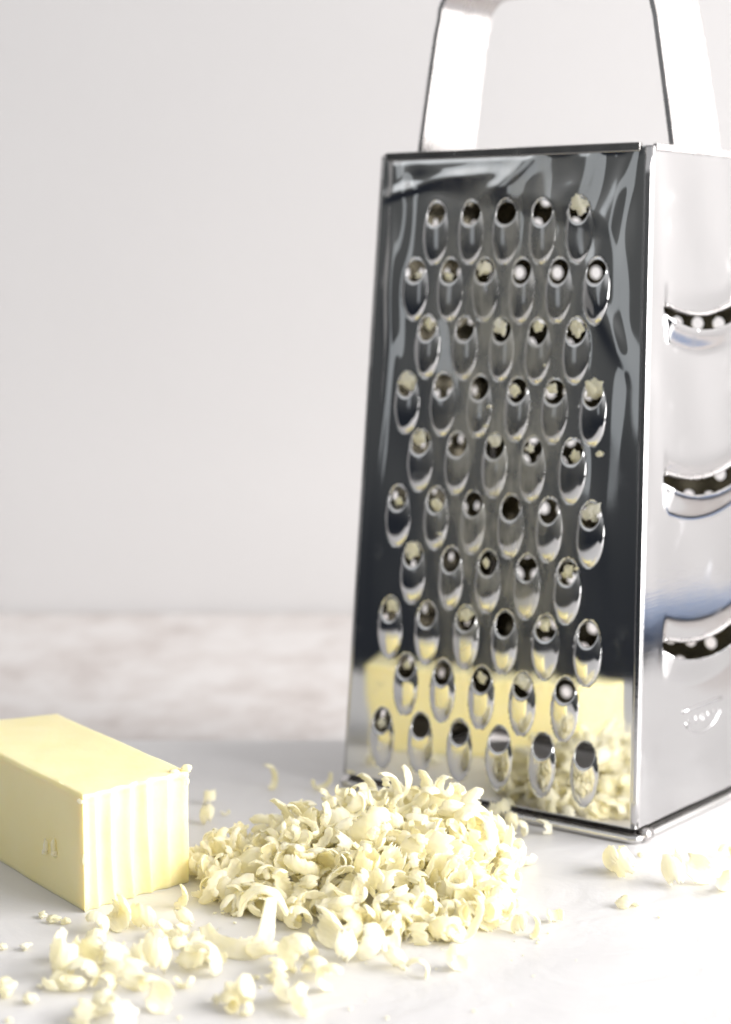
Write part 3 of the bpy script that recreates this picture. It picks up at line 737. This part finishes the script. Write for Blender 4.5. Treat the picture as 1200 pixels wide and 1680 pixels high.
# single pieces lying round about: pixel, proto kind, scale, rotation, label
def one(xp, yp, k, sc, rot, label, z=None, name='butter_curl', cat='butter curl', group=None):
    q = px(xp, yp, 0.002); k = k % len(PROTO)
    o = put(PROTO[k], PV[k], q.x, q.y, z, Euler(rot), sc * 1.20, name); tag(o, label, cat, group); return o
def crumb(xp, yp, k, sc, label, flat=0):
    q = px(xp, yp, 0.001); k = k % 8
    o = put(CRUMB[k], CV[k], q.x, q.y, None, Euler((0, 0, k * 1.3)), sc, 'butter_crumb'); tag(o, label, 'butter crumb'); return o
LOOSE = [
 # left cluster in front of the block
 (105, 1592, 4, 1.25, (1.6, 0.2, 0.3), 'rolled butter curl at the left end of the near left cluster'),
 (150, 1575, 1, 1.25, (0.2, 0.3, 1.1), 'domed butter shell in the middle of the near left cluster'),
 (192, 1590, 5, 1.2, (0.4, 0.2, 2.4), 'domed butter shell at the right end of the near left cluster'),
 (120, 1612, 3, 1.0, (0.1, 0.4, 2.0), 'ragged butter piece at the front foot of the near left cluster'),
 (160, 1545, 7, 0.85, (0.3, 1.2, 0.4), 'small upright scrap on top of the near left cluster'),
 (218, 1608, 11, 0.9, (0.3, 0.2, 1.4), 'ragged butter scrap between the near left cluster and the round loop curl'),
 (165, 1522, 9, 0.8, (0.2, 0.8, 0.0), 'white curved scrap just below the front corner of the butter stick'),
 (200, 1512, 13, 1.05, (0.3, 0.1, 0.6), 'flat cupped shred lying under the grooved end of the stick'),
 (230, 1508, 17, 1.05, (1.2, 0.2, 0.9), 'upright cupped shell below the grooved end of the stick'),
 (285, 1530, 3, 1.1, (0.5, 0.2, 2.5), 'crumpled butter piece between cupped shell and the long hooked curl'),
 (305, 1508, 15, 0.8, (0.5, 0.2, 0.9), 'small ragged square scrap behind the crumpled piece'),
 (262, 1590, 8, 1.25, (1.45, 0.1, 0.5), 'large round loop curl standing on its edge at front left'),
 (318, 1572, 9, 1.0, (0.1, 0.2, 1.6), 'smooth arched strip right of the round loop curl'),
 (340, 1585, 19, 1.05, (0.6, 0.3, 2.8), 'pointed butter piece below the long hooked curl'),
 (303, 1608, 23, 0.62, (0.5, 0.2, 2.8), 'small porous scrap below the arched strip'),
 (262, 1643, 13, 0.85, (0.3, 0.3, 1.5), 'cupped shell in front of the round loop curl'),
 (165, 1648, 5, 0.85, (0.4, 0.5, 0.4), 'white curl near the bottom edge under the near left cluster'),
 (140, 1668, 11, 0.8, (0.4, 0.5, 1.4), 'left one of the blurred scraps at the bottom edge'),
 (195, 1672, 7, 0.95, (0.2, 0.5, 2.4), 'right one of the blurred scraps at the bottom edge'),
 (395, 1640, 0, 1.05, (1.0, 0.3, 0.7), 'small folded curl cluster alone at front centre left'),
 (378, 1646, 20, 0.6, (0.3, 0.3, 0.7), 'thin shred stuck to the left of the lone folded curl'),
 (98, 1565, 15, 0.7, (0.4, 0.5, 0.7), 'thin ragged shred on the back left of the near left cluster'),
 (130, 1562, 11, 0.8, (1.4, 0.5, 0.2), 'upright ragged shred at the back of the near left cluster'),
 (180, 1563, 3, 0.8, (0.9, 0.1, 1.7), 'crumpled shred at the back right of the near left cluster'),
 (140, 1598, 19, 0.9, (0.7, 1.1, 0.3), 'folded shred in the front middle of the near left cluster'),
 (172, 1612, 7, 0.75, (0.1, 0.7, 2.9), 'ragged shred at the front right of the near left cluster'),
 (88, 1610, 23, 0.8, (0.2, 0.1, 1.2), 'flat pale scrap at the front left tip of the near left cluster'),
 (205, 1570, 27, 0.7, (0.6, 0.3, 0.2), 'small scrap between the near left cluster and the flat cupped shred'),
 (228, 1572, 31, 0.7, (1.1, 0.3, 1.2), 'small torn scrap just left of the round loop curl'),
 (240, 1612, 15, 0.7, (0.3, 0.2, 2.2), 'torn scrap tucked under the round loop curl'),
 (285, 1560, 19, 0.7, (0.8, 0.2, 0.2), 'torn scrap behind the round loop curl'),
 (320, 1545, 7, 0.7, (0.8, 0.9, 0.2), 'torn scrap just left of the long hooked curl'),
 (352, 1572, 14, 0.6, (0.8, 0.9, 1.2), 'thin ribbon scrap just below the long hooked curl'),
 (255, 1535, 23, 0.75, (0.2, 0.5, 1.9), 'ragged scrap in front of the upright cupped shell'),
 (182, 1508, 10, 0.7, (0.9, 0.5, 1.0), 'thin ribbon bending up by the front corner of the stick'),
 (158, 1655, 3, 0.75, (0.6, 0.1, 0.4), 'crumpled scrap in the middle of the bottom edge scraps'),
 (185, 1655, 15, 0.7, (1.2, 0.1, 2.4), 'torn scrap behind the right one of the bottom edge scraps'),
 (405, 1655, 27, 0.55, (0.4, 0.1, 2.4), 'tiny torn scrap in front of the lone folded curl'),
 (455, 1600, 31, 0.7, (0.4, 0.6, 2.0), 'torn scrap between the big domed and the round domed shells'),
 (505, 1562, 7, 0.85, (0.4, 1.3, 0.8), 'torn curl behind the big domed shell at the front'),
 (635, 1550, 3, 0.85, (0.9, 0.3, 0.8), 'crumpled shred behind the low scrap trailing right'),
 # front centre
 (425, 1560, 2, 0.85, (1.2, 0.4, 1.9), 'thin curved strip left of the big domed shell'),
 (478, 1583, 17, 1.35, (0.35, 0.2, 0.7), 'big domed shell at the front of the heap'),
 (520, 1592, 21, 1.2, (0.3, 0.3, 2.3), 'ragged wide piece right of the big domed shell'),
 (540, 1540, 25, 1.2, (0.5, 0.3, 1.1), 'smooth heart shaped curl at the front foot of the heap'),
 (572, 1568, 29, 1.1, (1.3, 0.2, 0.2), 'cupped curl with open hollow at the front foot of the heap'),
 (610, 1560, 33, 1.25, (0.4, 0.1, 2.1), 'wide folded piece at the front right foot of the heap'),
 (650, 1575, 15, 0.9, (0.4, 0.1, 0.9), 'low scrap trailing right from the front foot of the heap'),
 (472, 1632, 1, 1.15, (0.15, 0.1, 0.5), 'smooth round domed shell nearest the camera at front centre'),
 (492, 1650, 17, 0.95, (1.5, 0.0, 0.3), 'thick barrel shaped curl at the front, under the round domed shell'),
 (535, 1620, 22, 0.9, (0.3, 0.1, 0.1), 'thin flat strip right of the round domed shell'),
 (700, 1530, 27, 0.6, (0.3, 0.1, 0.1), 'small pointed bit right of the front foot of the heap'),
 (690, 1590, 6, 0.55, (0.1, 0.1, 0.1), 'thin flat flake lying front right of the heap'),
 (748, 1578, 31, 0.75, (0.4, 0.2, 0.5), 'lone pointed flake on the bare worktop right of the heap'),
 (850, 1518, 5, 0.68, (0.8, 0.5, 0.5), 'small upright white curl alone right of the heap'),
 (878, 1524, 10, 0.6, (0.1, 0.2, 0.5), 'flat strip lying right of the small upright white curl'),
 (908, 1500, 23, 0.6, (0.9, 0.2, 0.5), 'tiny ragged scrap alone in front of the grater corner'),
 # right, by the grater
 (1005, 1420, 1, 1.25, (0.5, 0.4, 0.5), 'big pale lump in front of the nearest grater corner'),
 (1025, 1425, 7, 1.05, (0.9, 0.4, 1.5), 'ragged curl touching the right of the big pale lump'),
 (1105, 1440, 12, 1.1, (0.9, 0.2, 0.6), 'rolled curl on the bright worktop beside the grater, left of a pair'),
 (1145, 1438, 25, 1.05, (0.5, 0.4, 1.9), 'cupped curl on the bright worktop beside the grater, right of a pair'),
 (1188, 1452, 2, 0.8, (0.2, 0.2, 0.9), 'pale strip at the right edge of the picture'),
 (1030, 1476, 9, 0.65, (0.1, 0.1, 0.9), 'thin washed out shaving in front of the big pale lump'),
 (1195, 1395, 6, 0.5, (0.1, 0.1, 0.9), 'tiny shaving near right picture edge beside the grater base'),
 (822, 1335, 19, 0.85, (1.0, 0.2, 0.9), 'blurred curl leaning on the foot of the grater behind the heap'),
 (842, 1355, 8, 0.75, (1.2, 0.2, 0.3), 'blurred looped curl in front of the foot of the grater'),
 (860, 1362, 29, 0.65, (0.3, 0.2, 0.3), 'small blurred curl right of the looped one at the grater foot'),
 (895, 1358, 11, 0.6, (0.3, 0.2, 2.3), 'short scrap touching the base rim of the grater'),
 (832, 1395, 33, 0.95, (0.6, 0.2, 1.4), 'pale curl between heap tail and grater base'),
 # behind the block
 (338, 1342, 5, 0.85, (0.9, 0.2, 0.4), 'blurred curl right behind the grated end of the stick'),
 (343, 1310, 7, 0.6, (1.1, 0.2, 0.4), 'blurred little upright scrap behind the grated end of the stick'),
 (370, 1327, 3, 0.42, (0.1, 0.2, 0.4), 'tiny blurred scrap behind the heap on the left'),
 (448, 1283, 10, 0.75, (0.1, 0.2, 0.8), 'blurred shred alone behind the heap, midway to the grater'),
 (528, 1285, 14, 0.7, (0.1, 0.2, 0.3), 'blurred shred lying just left of the grater base'),
 (300, 1478, 13, 0.75, (0.1, 0.1, 0.4), 'smooth flat shaving between the butter stick and the heap'),
]
for (a, b, k, sc, rot, lab) in LOOSE: one(a, b, k, sc, rot, lab)
CR_ = [
 (70, 1500, 1, .8, 'thin crumbly strand left of the butter stick corner'), (88, 1508, 2, 1.0, 'knotted crumb in the crumbly strand by the stick corner'), (108, 1510, 3, .8, 'right end crumb of the strand by the stick corner'),
 (42, 1552, 4, .95, 'crumb alone at the left, nearer than the strand'), (3, 1552, 5, .8, 'crumb cut by the left picture edge'), (8, 1630, 6, 1.7, 'round white blob cut by the left edge near the bottom'),
 (50, 1640, 7, 1.1, 'small round crumb right of the blob at the left edge'), (66, 1614, 0, .5, 'pinhead crumb left of the near left cluster'), (420, 1600, 2, .5, 'sliver left of the round domed shell'),
 (355, 1640, 6, .8, 'oval crumb touching the lone folded curl'), (720, 1538, 1, .4, 'pinhead crumb right of the front foot'), (770, 1535, 3, .35, 'lone speck between heap and upright curl'),
 (660, 1530, 5, .5, 'speck at the very right of the front foot of the heap'), (1052, 1400, 2, .6, 'speck close to the grater corner clip'), (1082, 1500, 4, .35, 'speck on the bright worktop at right'),
 (575, 1650, 4, .35, 'speck at the bottom centre'), (635, 1665, 1, .3, 'second speck at the bottom centre, further right'), (15, 1670, 3, .5, 'sliver at the bottom left corner'),
]
for (a, b, k, sc, lab) in CR_: crumb(a, b, k, sc, lab)

rs_ = random.Random(5); cnt = 0
while cnt < 46:          # specks scattered round the foot of the heap
    xp, yp = rs_.gauss(600, 210), rs_.gauss(1560, 55); q = px(xp, yp, 0.0005)
    if not (10 < xp < 1000 and 1470 < yp < 1670) or mound(q.x, q.y) > 0 or in_block(q.x, q.y): continue
    k = rs_.randrange(8); sc = rs_.uniform(0.12, 0.34)
    o = put(CRUMB[k], CV[k], q.x, q.y, None, Euler((0, 0, rs_.uniform(0, 6))), sc, 'butter_crumb'); cnt += 1
    tag(o, 'tiny loose butter speck on the white worktop near the heap', 'butter crumb', 'tiny butter specks scattered round the heap')

# the long hooked curl: lies as an arc and stands up at its right end
def path_ribbon(name, ctrl, widths, up, thick, m, seed=0):
    # Catmull-Rom through ctrl
    P = [Vector(c) for c in ctrl]; U = [Vector(u).normalized() for u in up]
    out = []; n = 14
    for i in range(len(P) - 1):
        p0, p1, p2, p3 = P[max(i - 1, 0)], P[i], P[i + 1], P[min(i + 2, len(P) - 1)]
        for k in range(n):
            t = k / n
            q = 0.5 * ((2 * p1) + (-p0 + p2) * t + (2 * p0 - 5 * p1 + 4 * p2 - p3) * t * t + (-p0 + 3 * p1 - 3 * p2 + p3) * t ** 3)
            out.append((q, U[i].lerp(U[i + 1], t).normalized(), widths[i] * (1 - t) + widths[i + 1] * t))
    out.append((P[-1], U[-1], widths[-1]))
    V, Fs = [], []; nw = 8; k = 2 * (nw + 1)
    for i, (q, u, w_) in enumerate(out):
        a = out[min(i + 1, len(out) - 1)][0] - out[max(i - 1, 0)][0]; t = a.normalized(); sd = t.cross(u).normalized(); u2 = sd.cross(t)
        for side in (0, 1):
            for j in range(nw + 1):
                x = -1 + 2 * j / nw
                if side: x = -x
                ww = w_ * 0.5 * (1 + 0.10 * noise.noise(Vector((i * 0.35, seed + (x > 0) * 9, 0))))
                tk = thick * (1 - 0.7 * x ** 4)
                c = q + sd * (ww * x) + u2 * ((0.5 if side else -0.5) * tk + 0.22 * w_ * x * x) 
                V.append(c)
    for i in range(len(out) - 1):
        for j in range(k): j2 = (j + 1) % k; Fs.append((i * k + j, i * k + j2, (i + 1) * k + j2, (i + 1) * k + j))
    Fs += [tuple(range(k - 1, -1, -1)), tuple((len(out) - 1) * k + j for j in range(k))]
    bm = bmesh.new(); me = mesh(name, V, Fs, m); bm.from_mesh(me); bmesh.ops.recalc_face_normals(bm, faces=bm.faces); bm.to_mesh(me); bm.free(); me.shade_smooth()
    return obj(name, me)
def P3(x, y, z): q = px(x, y, z); return (q.x, q.y, z)
o = path_ribbon('butter_curl', [P3(338, 1522, .0035), P3(352, 1545, .0022), P3(385, 1556, .0021), P3(418, 1555, .0023), P3(432, 1535, .0050), P3(437, 1505, .0095), P3(443, 1473, .0145)],
                [.0028, .0045, .0050, .0052, .0048, .0040, .0030], [(0, -.8, .5), (0, -.9, .4), (0, -1, .3), (0, -1, .3), (.5, -.9, .1), (.6, -.8, 0), (.6, -.8, 0)], 0.0013, M_CURL, 3)
tag(o, 'long hooked butter curl with an upright end, in front of the heap', 'butter curl')
o = path_ribbon('butter_curl', [P3(395, 1500, .004), P3(402, 1478, .0085), P3(425, 1462, .0115), P3(452, 1470, .0105), P3(470, 1500, .005)],
                [.0020, .0028, .0030, .0028, .0018], [(0, -.5, .8), (-.5, -.5, .6), (0, -.3, 1), (.6, -.3, .6), (.8, -.3, .3)], 0.0011, M_CURL, 8)
tag(o, 'thin butter curl arching behind the upright end of the hooked curl', 'butter curl')

# bits caught in the openings of the grater
rc, rs = math.cos(-R(37.0455)), math.sin(-R(37.0455))
def toW(x, y, z): return Vector((0.035 + x * rc - y * rs, 0.57955 + x * rs + y * rc, z))
ordn = ['leftmost', 'second from left', 'third from left', 'fourth from left', 'fifth from left', 'rightmost']
rown = ['top', 'second', 'third', 'fourth', 'fifth', 'sixth', 'seventh', 'eighth', 'ninth', 'bottom']
FILL = {(0, 4): 1.0, (1, 2): .8, (2, 0): .6, (2, 2): .9, (2, 3): .6, (2, 4): .8, (3, 0): 1.05, (3, 5): 1.05, (3, 3): .6, (3, 4): .6, (4, 0): .85, (4, 2): .7, (4, 4): .7, (4, 3): .5,
        (5, 5): 1.05, (5, 1): .7, (6, 0): .85, (6, 4): .7, (6, 2): .5, (7, 0): .8, (7, 2): .9, (7, 4): .7, (8, 3): .9, (8, 2): .6, (9, 0): .6, (1, 1): .5, (1, 0): .45, (5, 0): .5, (8, 0): .5}
for (cx, cz, row, i) in TEETH:
    if (row, i) in FILL:
        s = FILL[(row, i)]; n = 6 if row % 2 else 5
        r = np.random.RandomState(row * 10 + i)
        me = CRUMB[(row + i) % 8]
        q = toW(cx + r.uniform(-.3, .3) * 0.002 * (1.05 - s) * 4, frontY(cz) + 0.0002, cz + (0.0012 if s > .8 else r.uniform(-0.0018, 0.0018)))
        o = obj('butter_bit', me, None, q); o.rotation_euler = (R(90) + r.uniform(-.2, .2), r.uniform(0, 6), -R(37)); sc = 1.85 * s
        o.scale = (sc, sc, sc * 0.8)
        pn = ordn[i] if i < n - 1 else 'rightmost'
        tag(o, 'butter bit in the %s opening of the %s tooth row' % (pn, rown[row]), 'butter bit', 'butter bits caught in the grater openings')
SML = ['under the third tooth row, right of centre', 'under the third tooth row, lowest right of centre', 'left of centre between fourth and fifth rows', 'left of centre just below the fourth row teeth',
       'right of centre below the second tooth row', 'between the two leftmost teeth of the sixth row', 'right of the last tooth of the fifth row', 'right, between the third and fourth rows',
       'in the middle between sixth and seventh rows', 'in the middle above the eighth row', 'at right below the last sixth row tooth']
SM = [(0.012, 0.142), (0.016, 0.137), (-0.004, 0.118), (-0.003, 0.124), (0.021, 0.154), (-0.019, 0.084), (0.036, 0.112), (0.024, 0.137), (0.003, 0.089), (0.013, 0.068), (0.030, 0.078)]
for k, (x, z) in enumerate(SM):
    q = toW(x, frontY(z) - 0.0004, z); o = obj('butter_crumb', CRUMB[k % 8], None, q); s = (0.45, 0.35, 0.5, 0.4, 0.5, 0.85, 0.6, 0.35, 0.35, 0.4, 0.4)[k]
    o.scale = (s, s, s * .7); o.rotation_euler = (R(90), 0, -R(37))
    tag(o, 'tiny butter crumb stuck to the steel ' + SML[k], 'butter crumb', 'tiny butter crumbs stuck between the grater teeth')
